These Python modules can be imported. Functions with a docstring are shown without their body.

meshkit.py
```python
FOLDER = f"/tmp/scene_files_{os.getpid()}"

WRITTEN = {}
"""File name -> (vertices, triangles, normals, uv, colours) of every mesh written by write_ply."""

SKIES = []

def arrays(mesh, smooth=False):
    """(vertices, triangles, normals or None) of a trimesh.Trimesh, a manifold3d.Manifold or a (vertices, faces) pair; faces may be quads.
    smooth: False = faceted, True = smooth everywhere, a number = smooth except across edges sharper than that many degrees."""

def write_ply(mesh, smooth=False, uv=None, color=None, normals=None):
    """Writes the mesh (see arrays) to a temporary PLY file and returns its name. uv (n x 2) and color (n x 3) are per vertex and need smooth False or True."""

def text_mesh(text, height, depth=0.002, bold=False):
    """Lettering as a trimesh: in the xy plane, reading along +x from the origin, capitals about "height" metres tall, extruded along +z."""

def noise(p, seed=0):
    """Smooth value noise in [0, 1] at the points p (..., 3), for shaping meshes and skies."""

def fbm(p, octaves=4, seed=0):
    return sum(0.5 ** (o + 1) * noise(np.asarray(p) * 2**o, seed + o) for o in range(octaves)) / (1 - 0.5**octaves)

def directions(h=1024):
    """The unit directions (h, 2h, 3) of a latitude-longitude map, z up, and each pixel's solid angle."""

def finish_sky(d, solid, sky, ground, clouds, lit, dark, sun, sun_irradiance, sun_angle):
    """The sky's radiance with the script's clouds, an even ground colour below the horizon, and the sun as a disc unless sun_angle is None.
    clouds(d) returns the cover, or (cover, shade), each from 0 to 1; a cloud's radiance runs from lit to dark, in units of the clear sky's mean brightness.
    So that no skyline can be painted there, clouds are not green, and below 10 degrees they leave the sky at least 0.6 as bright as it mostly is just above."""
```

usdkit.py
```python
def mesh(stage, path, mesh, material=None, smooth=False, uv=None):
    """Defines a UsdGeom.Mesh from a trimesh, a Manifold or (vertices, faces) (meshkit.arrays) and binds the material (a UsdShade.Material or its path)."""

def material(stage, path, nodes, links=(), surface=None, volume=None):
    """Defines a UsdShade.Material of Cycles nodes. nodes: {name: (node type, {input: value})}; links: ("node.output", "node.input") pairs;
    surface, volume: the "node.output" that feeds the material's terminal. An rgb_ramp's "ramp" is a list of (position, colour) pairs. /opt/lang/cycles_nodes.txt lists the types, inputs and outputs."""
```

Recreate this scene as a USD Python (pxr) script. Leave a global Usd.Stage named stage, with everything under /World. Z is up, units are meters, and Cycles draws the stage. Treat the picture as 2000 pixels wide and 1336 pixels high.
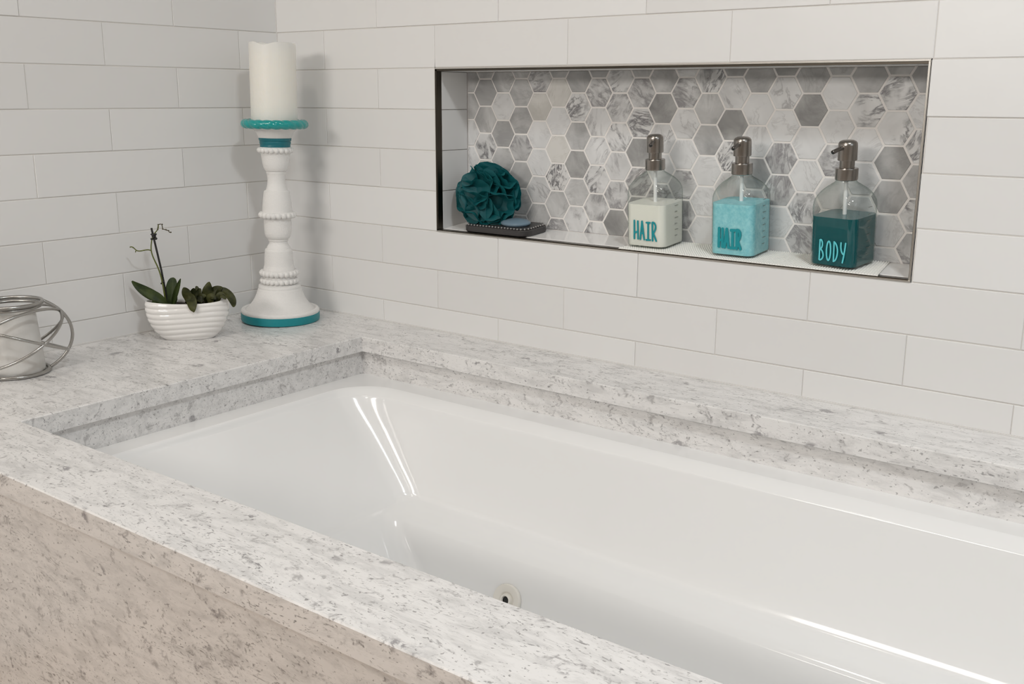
import math, random
import numpy as np
import trimesh, manifold3d as m3
import shapely.geometry as sg
from shapely.ops import unary_union
from pxr import Usd, UsdGeom, UsdLux, UsdShade, Gf, Sdf, Vt
import usdkit, meshkit

stage = Usd.Stage.CreateInMemory()
UsdGeom.SetStageUpAxis(stage, 'Z'); UsdGeom.SetStageMetersPerUnit(stage, 1.0)
UsdGeom.Xform.Define(stage, '/World'); UsdGeom.Scope.Define(stage, '/World/Looks')
rng = np.random.default_rng(7); random.seed(7)
PI = math.pi
ZD = 0.56                      # height of the stone deck above the floor

# ------------------------------------------------------------------ camera, lights, exposure
CAM = dict(pos=(1.79555, -1.51319, ZD + .46062), yaw=.653114, pitch=.234813, roll=.004041, f=2005.99)
EXPOSURE = 0.02
def set_camera():
    cy, cp = CAM['yaw'], CAM['pitch']
    fw = np.array([-math.sin(cy)*math.cos(cp), math.cos(cy)*math.cos(cp), -math.sin(cp)])
    r = np.array([math.cos(cy), math.sin(cy), 0]); u = np.cross(r, fw)
    a = CAM['roll']; r2 = r*math.cos(a)+u*math.sin(a); u2 = -r*math.sin(a)+u*math.cos(a)
    M = Gf.Matrix4d(*r2, 0, *u2, 0, *(-fw), 0, *CAM['pos'], 1)
    c = UsdGeom.Camera.Define(stage, '/World/camera')
    c.AddTransformOp().Set(M)
    c.CreateHorizontalApertureAttr(36.0); c.CreateVerticalApertureAttr(36.0*1336/2000)
    c.CreateFocalLengthAttr(36.0*CAM['f']/2000)
    c.CreateClippingRangeAttr(Gf.Vec2f(.02, 100)); c.CreateExposureAttr(EXPOSURE)
set_camera()

def rect_light(name, pos, target, w, h, power, color):
    l = UsdLux.RectLight.Define(stage, '/World/'+name)
    p, t = np.array(pos, float), np.array(target, float)
    z = p-t; z /= np.linalg.norm(z)
    up = np.array([0, 0, 1.0]) if abs(z[2]) < .95 else np.array([0, 1.0, 0])
    x = np.cross(up, z); x /= np.linalg.norm(x); y = np.cross(z, x)
    l.AddTransformOp().Set(Gf.Matrix4d(*x, 0, *y, 0, *z, 0, *p, 1))
    l.CreateWidthAttr(w); l.CreateHeightAttr(h); l.CreateIntensityAttr(power); l.CreateColorAttr(Gf.Vec3f(*color))
def disk_light(name, pos, radius, power, color):
    l = UsdLux.DiskLight.Define(stage, '/World/'+name)
    l.AddTranslateOp().Set(Gf.Vec3d(*pos)); l.CreateRadiusAttr(radius); l.CreateIntensityAttr(power); l.CreateColorAttr(Gf.Vec3f(*color))

ROOM_X, ROOM_Y, ROOM_Z = 3.0, -3.3, 2.45
COOL, WARM = (.80, .91, 1.0), (1.0, .955, .90)
WY0, WY1, WZ0, WZ1 = -1.45, -.35, 1.25, 2.15            # window in the wall at the tap end
rect_light('window_daylight', (ROOM_X-.02, (WY0+WY1)/2, (WZ0+WZ1)/2), (0, (WY0+WY1)/2, (WZ0+WZ1)/2), WY1-WY0-.1, WZ1-WZ0-.1, 1.3, COOL)
rect_light('vanity_lamp_glow', (.62, ROOM_Y+.12, 1.80), (.62, 0, 1.60), 1.0, .42, 19.5, WARM)
DOWN = [(.75, -1.30), (2.15, -1.12), (1.30, -2.60)]
for i, (x, y) in enumerate(DOWN):
    disk_light('downlight_glow_%03d' % i, (x, y, ROOM_Z-.012), .12, (31.0, 134.0, 40.0)[i], ((1.0, .95, .88), (.93, .975, 1.0), (1.0, .97, .93))[i])

# ------------------------------------------------------------------ helpers
used = {}
def numbered(parent, name):
    k = (parent, name); n = used.get(k, 0); used[k] = n+1
    return name if n == 0 else '%s_%03d' % (name, n)
def setdata(prim, label=None, category=None, group=None, kind=None):
    for k, v in (('label', label), ('category', category), ('group', group), ('kind', kind)):
        if v: prim.SetCustomDataByKey(k, v)
    return prim
def thing(name, label=None, category=None, loc=(0, 0, 0), rotz=0, group=None, kind=None, lean=0, tilt=0):
    path = '/World/' + numbered('/World', name)
    x = UsdGeom.Xform.Define(stage, path)
    x.AddTranslateOp().Set(Gf.Vec3d(*loc))
    if lean: x.AddOrientOp().Set(Gf.Quatf(Gf.Rotation(Gf.Vec3d(-.61, .79, 0), lean).GetQuat()))
    if tilt: x.AddRotateXOp().Set(math.degrees(tilt))
    if rotz: x.AddRotateZOp().Set(math.degrees(rotz))
    setdata(x.GetPrim(), label, category, group, kind)
    return path
def obj(parent, name, mesh, mat, smooth=False, label=None, category=None, group=None, kind=None, attrs=None):
    path = parent + '/' + numbered(parent, name)
    m = usdkit.mesh(stage, path, mesh, '/World/Looks/'+mat, smooth=smooth)
    n = len(m.GetPointsAttr().Get())
    for k, v in (attrs or {}).items():
        UsdGeom.PrimvarsAPI(m).CreatePrimvar(k, Sdf.ValueTypeNames.FloatArray, 'vertex').Set(Vt.FloatArray([float(v)]*n))
    setdata(m.GetPrim(), label, category, group, kind)
    return path
cat = lambda *a: trimesh.util.concatenate(list(a[0]) if len(a) == 1 and isinstance(a[0], (list, tuple)) else list(a))
def box(x0, x1, y0, y1, z0, z1):
    b = trimesh.creation.box(extents=(x1-x0, y1-y0, z1-z0)); b.apply_translation(((x0+x1)/2, (y0+y1)/2, (z0+z1)/2)); return b
def bevel_box(x0, x1, y0, y1, z0, z1, r):
    pts = []
    for x, sx in ((x0, 1), (x1, -1)):
        for y, sy in ((y0, 1), (y1, -1)):
            for z, sz in ((z0, 1), (z1, -1)):
                pts += [(x+sx*r, y+sy*r, z), (x+sx*r, y, z+sz*r), (x, y+sy*r, z+sz*r)]
    return trimesh.convex.convex_hull(np.array(pts))
def loft(loops, cap0=True, cap1=True):
    L = np.array(loops, float); m, n = L.shape[:2]
    i = np.arange(n); j = (i+1) % n; f = []
    for k in range(m-1):
        a, b, c, d = k*n+i, k*n+j, (k+1)*n+j, (k+1)*n+i
        f += [np.stack([a, b, c], 1), np.stack([a, c, d], 1)]
    v = L.reshape(-1, 3)
    if cap0:
        v = np.vstack([v, L[0].mean(0)]); f.append(np.stack([j, i, np.full(n, len(v)-1)], 1))
    if cap1:
        v = np.vstack([v, L[-1].mean(0)]); f.append(np.stack([(m-1)*n+i, (m-1)*n+j, np.full(n, len(v)-1)], 1))
    return trimesh.Trimesh(v, np.vstack(f), process=False)
def lathe(profile, n=96):
    a = np.linspace(0, 2*PI, n, endpoint=False)
    return loft([np.stack([max(r, 1e-5)*np.cos(a), max(r, 1e-5)*np.sin(a), np.full(n, z)], 1) for r, z in profile], True, True)
def smooth_profile(pts, step=.0012):
    """resample a polyline profile densely (keeps corners)"""
    out = []
    for (r0, z0), (r1, z1) in zip(pts[:-1], pts[1:]):
        k = max(1, int(math.hypot(r1-r0, z1-z0)/step))
        out += [(r0+(r1-r0)*t/k, z0+(z1-z0)*t/k) for t in range(k)]
    return out+[pts[-1]]
def tube(pts, r, n=10, closed=False, radii=None):
    P = np.array(pts, float); m = len(P)
    T = (np.roll(P, -1, 0)-np.roll(P, 1, 0)) if closed else np.gradient(P, axis=0)
    T /= np.linalg.norm(T, axis=1, keepdims=True)
    ref = np.array([0, 0, 1.0]) if abs(T[0, 2]) < .9 else np.array([1.0, 0, 0])
    N = np.cross(T[0], ref); N /= np.linalg.norm(N); a = np.linspace(0, 2*PI, n, endpoint=False); loops = []
    for k in range(m):
        N = N-T[k]*(N@T[k]); N /= np.linalg.norm(N); B = np.cross(T[k], N)
        rr = radii[k] if radii is not None else r
        loops.append(P[k]+rr*(np.cos(a)[:, None]*N+np.sin(a)[:, None]*B))
    if closed: loops.append(loops[0])
    return loft(loops, not closed, not closed)
def spline(pts, n=40):
    from scipy.interpolate import CubicSpline
    P = np.array(pts, float); d = np.r_[0, np.cumsum(np.linalg.norm(np.diff(P, axis=0), axis=1))]
    return CubicSpline(d, P)(np.linspace(0, d[-1], n))
def ball(r, c=(0, 0, 0), sub=2, s=(1, 1, 1)):
    b = trimesh.creation.icosphere(subdivisions=sub, radius=r); b.apply_scale(s); b.apply_translation(c); return b

# ------------------------------------------------------------------ materials
def mat(name, nodes, links=(), surface='p.BSDF', volume=None):
    return usdkit.material(stage, '/World/Looks/'+name, nodes, links, surface=surface, volume=volume)
def plain(name, color, rough=.5, metallic=0, bump=None, **kw):
    nodes = {'p': ('principled_bsdf', dict(base_color=color, roughness=rough, metallic=metallic, **kw))}
    links = []
    if bump:
        scale, dist, detail = bump
        nodes.update(g=('geometry', {}), n=('noise_texture', dict(scale=scale, detail=detail)), b=('bump', dict(distance=dist, strength=1.0)))
        links = [('g.position', 'n.vector'), ('n.fac', 'b.height'), ('b.normal', 'p.normal')]
    mat(name, nodes, links)
# glazed ceramic wall tile, tone differs faintly from tile to tile
mat('tile_white', {
    'a': ('attribute', dict(attribute='tone')), 'g': ('geometry', {}),
    'n': ('noise_texture', dict(scale=9, detail=2)), 'b': ('bump', dict(distance=.0035, strength=.35)),
    'r': ('rgb_ramp', dict(ramp=[(0, (.745, .738, .728)), (1, (.80, .795, .787))])),
    'p': ('principled_bsdf', dict(roughness=.33, specular_ior_level=.4))},
    [('a.fac', 'r.fac'), ('r.color', 'p.base_color'), ('g.position', 'n.vector'), ('n.fac', 'b.height'), ('b.normal', 'p.normal')])
plain('sill_glaze', (.86, .85, .835), .09)
plain('grout_wall', (.66, .635, .605), .9)
plain('caulk', (.70, .685, .665), .6)
plain('grout_hex', (.82, .79, .765), .85)
plain('paint_room', (.42, .40, .375), .8)
plain('paint_ceiling', (.70, .69, .675), .85)
plain('acrylic', (.83, .826, .818), .12)
plain('nickel', (.36, .335, .31), .24, 1.0, bump=(900, .00004, 1))
plain('nickel_spout', (.26, .24, .225), .3, 1.0)
plain('trim_bright', (.74, .72, .68), .22, 1.0)
plain('trim_dark_reflection', (.085, .075, .062), .30, 1.0)  # edging metal darkened: the dark reflection on its inner returns is in the colour
plain('silver_wire', (.42, .41, .39), .28, 1.0, bump=(260, .0003, 3))
plain('white_paint', (.80, .785, .765), .62, bump=(420, .0007, 4))
plain('teal_paint', (.005, .235, .265), .42, bump=(300, .0004, 3))
plain('teal_band', (.006, .155, .19), .38, bump=(260, .0005, 3))
plain('teal_glaze', (.006, .30, .29), .16, coat_weight=.4)
plain('wax', (.82, .80, .74), .45, subsurface_weight=.35, subsurface_radius=(.01, .008, .006), subsurface_scale=.6, bump=(60, .001, 3))
plain('glaze_white', (.83, .81, .785), .12, coat_weight=.3)
plain('soil', (.025, .017, .011), .95, bump=(300, .002, 4))
plain('stake_black', (.012, .011, .010), .45)
plain('stem_green', (.10, .115, .022), .55)
plain('bud_brown', (.055, .045, .02), .7)
plain('pump_tube', (.82, .83, .83), .4)
plain('cream', (.86, .85, .775), .35, subsurface_weight=.15, subsurface_radius=(.01, .01, .008), subsurface_scale=.3)
plain('liner_white', (.80, .79, .75), .8)
plain('jet_white', (.80, .765, .70), .22)
plain('jet_dark', (.008, .008, .008), .5)
plain('decal_teal', (.0, .27, .31), .5)
plain('decal_aqua', (.12, .60, .66), .5)
plain('mark_ink', (.16, .17, .15), .6)
plain('dish_rubber', (.045, .042, .042), .38, transmission_weight=.0)
plain('dish_stud', (.30, .29, .28), .2)
mat('blue_soap', {'p': ('principled_bsdf', dict(base_color=(.28, .40, .50), roughness=.2, transmission_weight=.45, ior=1.35))})
mat('frosted_cup', {'g': ('geometry', {}), 'n': ('noise_texture', dict(scale=26, detail=4)),
    'r': ('rgb_ramp', dict(ramp=[(.3, (.66, .635, .60)), (.7, (.78, .765, .735))])),
    'p': ('principled_bsdf', dict(roughness=.38, transmission_weight=.12))},
    [('g.position', 'n.vector'), ('n.fac', 'r.fac'), ('r.color', 'p.base_color')])
mat('glass', {'w': ('layer_weight', dict(blend=.5)), 'p4': ('math', dict(math_type='power', value2=4.0)), 'ma': ('math', dict(math_type='multiply_add', value2=.55, value3=.02)),
    'r': ('rgb_ramp', dict(ramp=[(0, (.99, .995, .992)), (.6, (.97, .985, .978)), (.84, (.80, .85, .83)), (.93, (.45, .52, .49)), (1, (.22, .28, .26))])),
    't': ('transparent_bsdf', {}), 'g': ('glossy_bsdf', dict(roughness=.03)), 'm': ('mix_closure', {})},
    [('w.facing', 'p4.value1'), ('p4.value', 'ma.value1'), ('ma.value', 'm.fac'), ('w.facing', 'r.fac'), ('r.color', 't.color'), ('t.BSDF', 'm.closure1'), ('g.BSDF', 'm.closure2')], surface='m.closure')
mat('glass_pane', {'t': ('transparent_bsdf', {}), 'g': ('glossy_bsdf', dict(roughness=.0)), 'f': ('fresnel', dict(IOR=1.45)), 'm': ('mix_closure', {})},
    [('f.fac', 'm.fac'), ('t.BSDF', 'm.closure1'), ('g.BSDF', 'm.closure2')], surface='m.closure')
mat('blue_shampoo', {'g': ('geometry', {}), 'n': ('noise_texture', dict(scale=120, detail=4, roughness=.7)),
    'r': ('rgb_ramp', dict(ramp=[(.35, (.20, .58, .66)), (.65, (.36, .73, .78))])),
    'p': ('principled_bsdf', dict(roughness=.4))}, [('g.position', 'n.vector'), ('n.fac', 'r.fac'), ('r.color', 'p.base_color')])
mat('teal_wash', {'p': ('principled_bsdf', dict(base_color=(.0, .115, .13), roughness=.04, transmission_weight=.25, ior=1.36))})
mat('puff_net', {'d': ('principled_bsdf', dict(base_color=(.0, .098, .112), roughness=.55, sheen_weight=.3, sheen_tint=(.1, .7, .7))),
    't': ('translucent_bsdf', dict(color=(.0, .15, .165))), 'm': ('mix_closure', dict(fac=.28))},
    [('d.BSDF', 'm.closure1'), ('t.BSDF', 'm.closure2')], surface='m.closure')
def leafmat(name, c1, c2):
    mat(name, {'g': ('geometry', {}), 'n': ('noise_texture', dict(scale=55, detail=3)),
        'r': ('rgb_ramp', dict(ramp=[(.35, c1), (.65, c2)])), 'd': ('principled_bsdf', dict(roughness=.5, specular_ior_level=.3)),
        't': ('translucent_bsdf', dict(color=c2)), 'm': ('mix_closure', dict(fac=.15))},
        [('g.position', 'n.vector'), ('n.fac', 'r.fac'), ('r.color', 'd.base_color'), ('d.BSDF', 'm.closure1'), ('t.BSDF', 'm.closure2')], surface='m.closure')
leafmat('orchid_leaf', (.020, .036, .008), (.050, .072, .016))
leafmat('ivy_leaf', (.018, .022, .006), (.075, .078, .022))
# quartz with grey flecks: soft clouds, short dashes along one direction, a few larger grey chips
def quartz(name, rot, base=(.785, .768, .755), amount=1.0):
    N = {'g': ('geometry', {}),
         'mp': ('mapping', dict(rotation=rot, scale=(.30, 1.0, 1.0))),
         'm2': ('mapping', dict(rotation=rot, scale=(.75, 1.0, 1.0))),
         'wn': ('noise_texture', dict(scale=20, detail=3, roughness=.6)),
         'wa': ('vector_math', dict(math_type='multiply_add', vector2=(.030, .030, .030))),
         'wb': ('vector_math', dict(math_type='multiply_add', vector2=(.020, .020, .020))),
         'fl': ('noise_texture', dict(scale=330, detail=3, roughness=.65)),
         'flr': ('rgb_ramp', dict(ramp=[(.0, (0, 0, 0)), (.57, (0, 0, 0)), (.68, (1, 1, 1)), (1, (1, 1, 1))])),
         'cl': ('noise_texture', dict(scale=17, detail=3, roughness=.6)),
         'clr': ('rgb_ramp', dict(ramp=[(.42, (.10, .10, .10)), (.62, (1, 1, 1))])),
         'fm': ('mix', dict(mix_type='multiply', fac=1.0)),
         'ds': ('noise_texture', dict(scale=240, detail=2, roughness=.5)),
         'dsr': ('rgb_ramp', dict(ramp=[(.0, (0, 0, 0)), (.645, (0, 0, 0)), (.70, (1, 1, 1)), (1, (1, 1, 1))])),
         'ch': ('voronoi_texture', dict(scale=19, feature='f1', randomness=1.0)),
         'chr': ('rgb_ramp', dict(ramp=[(.0, (1, 1, 1)), (.12, (1, 1, 1)), (.20, (0, 0, 0)), (1, (0, 0, 0))])),
         'chs': ('rgb_ramp', dict(ramp=[(.0, (0, 0, 0)), (.50, (0, 0, 0)), (.57, (1, 1, 1))])),
         'cn': ('noise_texture', dict(scale=60, detail=4, roughness=.7)),
         'cm': ('mix', dict(mix_type='multiply', fac=1.0)),
         'vn': ('noise_texture', dict(scale=9, detail=5, roughness=.6, distortion=.5)),
         'vs': ('math', dict(math_type='subtract', value2=.5)), 'vb': ('math', dict(math_type='absolute')),
         'vr': ('rgb_ramp', dict(ramp=[(0, (.9, .9, .9)), (.006, (.55, .55, .55)), (.02, (0, 0, 0))])),
         'vm': ('mix', dict(mix_type='multiply', fac=1.0)),
         'hz': ('noise_texture', dict(scale=58, detail=5, roughness=.72)),
         'hzr': ('rgb_ramp', dict(ramp=[(.36, tuple(c*.80 for c in base)), (.55, base)])),
         'k1': ('mix', dict(mix_type='mix', color2=(.27, .26, .26))), 'k2': ('mix', dict(mix_type='mix', color2=(.33, .315, .32))),
         'k3': ('mix', dict(mix_type='mix', color2=(.17, .16, .16))), 'k4': ('mix', dict(mix_type='mix', color2=(.30, .285, .285))),
         'f7': ('math', dict(math_type='multiply', value2=.85*amount)), 'f8': ('math', dict(math_type='multiply', value2=.85*amount)),
         'f9': ('math', dict(math_type='multiply', value2=.55*amount)), 'f6': ('math', dict(math_type='multiply', value2=.7*amount)),
         'p': ('principled_bsdf', dict(roughness=.24, specular_ior_level=.45))}
    L = [('g.position', 'mp.vector'), ('g.position', 'm2.vector'), ('mp.vector', 'wn.vector'), ('wn.color', 'wa.vector1'), ('mp.vector', 'wa.vector3'), ('wn.color', 'wb.vector1'), ('m2.vector', 'wb.vector3'),
         ('wa.vector', 'fl.vector'), ('fl.fac', 'flr.fac'), ('wa.vector', 'cl.vector'), ('cl.fac', 'clr.fac'), ('flr.color', 'fm.color1'), ('clr.color', 'fm.color2'),
         ('wb.vector', 'ds.vector'), ('ds.fac', 'dsr.fac'),
         ('wb.vector', 'ch.vector'), ('ch.distance', 'chr.fac'), ('wb.vector', 'cn.vector'), ('cn.fac', 'chs.fac'), ('chr.color', 'cm.color1'), ('chs.color', 'cm.color2'),
         ('wb.vector', 'vn.vector'), ('vn.fac', 'vs.value1'), ('vs.value', 'vb.value1'), ('vb.value', 'vr.fac'), ('vr.color', 'vm.color1'), ('chs.color', 'vm.color2'),
         ('wa.vector', 'hz.vector'), ('hz.fac', 'hzr.fac'),
         ('hzr.color', 'k4.color1'), ('vm.color', 'f6.value1'), ('f6.value', 'k4.fac'),
         ('k4.color', 'k2.color1'), ('cm.color', 'f8.value1'), ('f8.value', 'k2.fac'),
         ('k2.color', 'k1.color1'), ('fm.color', 'f7.value1'), ('f7.value', 'k1.fac'),
         ('k1.color', 'k3.color1'), ('dsr.color', 'f9.value1'), ('f9.value', 'k3.fac'), ('k3.color', 'p.base_color')]
    mat(name, N, L)
quartz('quartz_deck', (0, 0, .35), amount=1.12)
quartz('quartz_panel', (.0, -.95, 0.0))
quartz('quartz_side', (.9, 0.0, 1.57))
# marble hexagons
def marble(name, lo, hi, vein, vein_amt, scale, w0, w1, dist=1.6, extra=0.0):
    N = {'g': ('geometry', {}), 's': ('attribute', dict(attribute='seed')),
         'sv': ('combine_xyz', {}), 'rot': ('vector_rotate', dict(rotate_type='y_axis')), 'ad': ('vector_math', dict(math_type='add')),
         'an': ('math', dict(math_type='multiply', value2=2.399)),
         'cl': ('noise_texture', dict(scale=scale*.55, detail=4, roughness=.55, distortion=.6)),
         'clr': ('rgb_ramp', dict(ramp=[(.34, lo), (.66, hi)])),
         'mp': ('mapping', dict(scale=(1.0, 1.0, .42))),
         'vn': ('noise_texture', dict(scale=scale*1.5, detail=6, roughness=.62, distortion=dist)),
         'ab': ('math', dict(math_type='subtract', value2=.5)), 'ab2': ('math', dict(math_type='absolute')),
         'vr': ('rgb_ramp', dict(ramp=[(0, (1, 1, 1)), (w0, (.75, .75, .75)), (w1, (0, 0, 0))])),
         'pn': ('noise_texture', dict(scale=scale*.8, detail=3, roughness=.6)),
         'pr': ('rgb_ramp', dict(ramp=[(.44-extra, (0, 0, 0)), (.60-extra, (1, 1, 1))])),
         'mm': ('mix', dict(mix_type='multiply', fac=1.0)), 'va': ('math', dict(math_type='multiply', value2=vein_amt)),
         'k': ('mix', dict(mix_type='mix', color2=vein)),
         'p': ('principled_bsdf', dict(roughness=.36))}
    L = [('s.fac', 'sv.x'), ('s.fac', 'sv.z'), ('s.fac', 'an.value1'), ('g.position', 'rot.vector'), ('an.value', 'rot.angle'), ('rot.vector', 'ad.vector1'), ('sv.vector', 'ad.vector2'),
         ('ad.vector', 'cl.vector'), ('cl.fac', 'clr.fac'), ('ad.vector', 'mp.vector'), ('mp.vector', 'vn.vector'), ('vn.fac', 'ab.value1'), ('ab.value', 'ab2.value1'), ('ab2.value', 'vr.fac'),
         ('ad.vector', 'pn.vector'), ('pn.fac', 'pr.fac'), ('vr.color', 'mm.color1'), ('pr.color', 'mm.color2'), ('mm.color', 'va.value1'), ('va.value', 'k.fac'), ('clr.color', 'k.color1'), ('k.color', 'p.base_color')]
    mat(name, N, L)
W_ = (.735, .735, .735)
marble('marble_g', (.33, .328, .328), (.60, .598, .592), (.28, .275, .275), .45, 24, .015, .06, .8)
marble('marble_d', (.225, .223, .22), (.44, .437, .43), (.20, .195, .195), .3, 30, .02, .07)
marble('marble_w', (.63, .63, .63), W_, (.42, .41, .41), .5, 26, .012, .05)
marble('marble_l', (.56, .558, .556), W_, (.28, .27, .28), .7, 26, .012, .05, .7, .02)
marble('marble_v', (.58, .578, .575), (.75, .748, .745), (.13, .125, .135), .9, 30, .022, .075, .9, .03)
marble('marble_m', (.42, .417, .417), (.65, .648, .645), (.19, .18, .19), .75, 46, .03, .10, .6, .06)
marble('marble_b', (.51, .495, .465), (.66, .645, .615), (.40, .37, .33), .4, 28, .015, .05)
marble('marble_s', (.60, .59, .58), (.70, .69, .68), (.12, .115, .125), .95, 60, .03, .07, 1.2, .06)
mat('floor_tile', {'g': ('geometry', {}), 't': ('brick_texture', dict(color1=(.40, .275, .18), color2=(.45, .31, .205), mortar=(.33, .27, .22), scale=1.0, brick_width=.6, row_height=.3, mortar_size=.004)),
    'p': ('principled_bsdf', dict(roughness=.4))}, [('g.position', 't.vector'), ('t.color', 'p.base_color')])

# ------------------------------------------------------------------ room shell
T = .12
obj('/World', 'floor', box(-T, ROOM_X+T, ROOM_Y-T, T, -T, 0), 'floor_tile', kind='structure', label='warm beige tiled bathroom floor')
obj('/World', 'ceiling', box(-T, ROOM_X+T, ROOM_Y-T, T+.1, ROOM_Z, ROOM_Z+T), 'paint_ceiling', kind='structure', label='plain white painted ceiling')
obj('/World', 'wall_right', cat([box(ROOM_X, ROOM_X+T, ROOM_Y, WY0, 0, ROOM_Z), box(ROOM_X, ROOM_X+T, WY1, T, 0, ROOM_Z), box(ROOM_X, ROOM_X+T, WY0, WY1, 0, WZ0), box(ROOM_X, ROOM_X+T, WY0, WY1, WZ1, ROOM_Z)]), 'paint_room', kind='structure', label='pale painted wall at the tap end')
obj('/World', 'wall_front', box(0, ROOM_X, ROOM_Y-T, ROOM_Y, 0, ROOM_Z), 'paint_room', kind='structure', label='pale painted wall behind the viewer')
w = thing('window_1', label='white framed bathroom window at the tap end', kind='structure')
X_ = ROOM_X
obj(w, 'window_frame', cat([box(X_+.03, X_+.09, WY0, WY0+.05, WZ0, WZ1), box(X_+.03, X_+.09, WY1-.05, WY1, WZ0, WZ1),
    box(X_+.03, X_+.09, WY0, WY1, WZ0, WZ0+.05), box(X_+.03, X_+.09, WY0, WY1, WZ1-.05, WZ1)]), 'paint_ceiling')
obj(w, 'window_pane', box(X_+.059, X_+.065, WY0+.05, WY1-.05, WZ0+.05, WZ1-.05), 'glass_pane')

# tiles: rows of 3 x 12 inch tile in half bond; joints measured
RH, GZ, GX = .0778, .0019, .0011           # row height, joint widths
ROW0 = ZD+.04584                            # top of the cut bottom row
def convex_tile(poly, place, thick=.007, cham=.0007, drop=.0005):
    """poly: counter-clockwise 2d points; place(u, v, n) -> xyz with n measured outward"""
    P = np.array(poly, float); n = len(P); e = np.roll(P, -1, 0)-P; ln = np.linalg.norm(e, axis=1, keepdims=True)
    nrm = np.stack([-e[:, 1], e[:, 0]], 1)/ln; Q = []
    for i in range(n):
        a, b = nrm[i-1], nrm[i]; s = a+b; Q.append(P[i]+s*cham/max(.3, 1+a@b))
    Q = np.array(Q)
    lo = [place(u, v, -thick) for u, v in P]; mid = [place(u, v, -drop) for u, v in P]; hi = [place(u, v, 0.0) for u, v in Q]
    v = np.array(lo+mid+hi, float); f = []
    for k in (0, 1):
        for i in range(n):
            j = (i+1) % n; f += [(k*n+i, k*n+j, (k+1)*n+j), (k*n+i, (k+1)*n+j, (k+1)*n+i)]
    for i in range(1, n-1): f.append((2*n, 2*n+i, 2*n+i+1))
    return trimesh.Trimesh(v, np.array(f), process=False)
def rect(u0, u1, v0, v1): return [(u0, v0), (u1, v0), (u1, v1), (u0, v1)]
NX0, NX1, NZ0, NZ1 = .4500, 1.3625, ROW0+2*RH-.0005, ROW0+6*RH    # niche opening
ND = .092
def wall_tiles(parent, place, joints, u_lo, u_hi, rows, hole=None):
    for r in rows:
        z0, z1 = (ZD+.0006 if r == 0 else ROW0+(r-1)*RH+GZ/2), ROW0+r*RH-GZ/2
        us = [u_lo]+[u for u in joints(r) if u_lo+.02 < u < u_hi-.02]+[u_hi]
        for a, b in zip(us[:-1], us[1:]):
            segs = [(a+GX/2, b-GX/2)]
            if hole and z1 > hole[2]+.01 and z0 < hole[3]-.01:
                segs = [s for a_, b_ in segs for s in ((a_, min(b_, hole[0]-.0008)), (max(a_, hole[1]+.0008), b_)) if s[1]-s[0] > .004]
            for s0, s1 in segs:
                off = rng.normal(0, .00022); tilt = rng.normal(0, .00022)
                pl = lambda u, v, n, off=off, tilt=tilt, s0=s0, s1=s1: place(u, v, n+off+tilt*((u-s0)/(s1-s0)-.5)*2)
                obj(parent, 'tile', convex_tile(rect(s0, s1, z0, z1), pl), 'tile_white', attrs=dict(tone=rng.uniform(0, 1)))
wb = thing('wall_back', label='white tiled wall along the tub with the hexagon niche', kind='structure')
BG = .0011                                                           # grout sits this far behind the tile faces
WT = .11+.02
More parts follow.
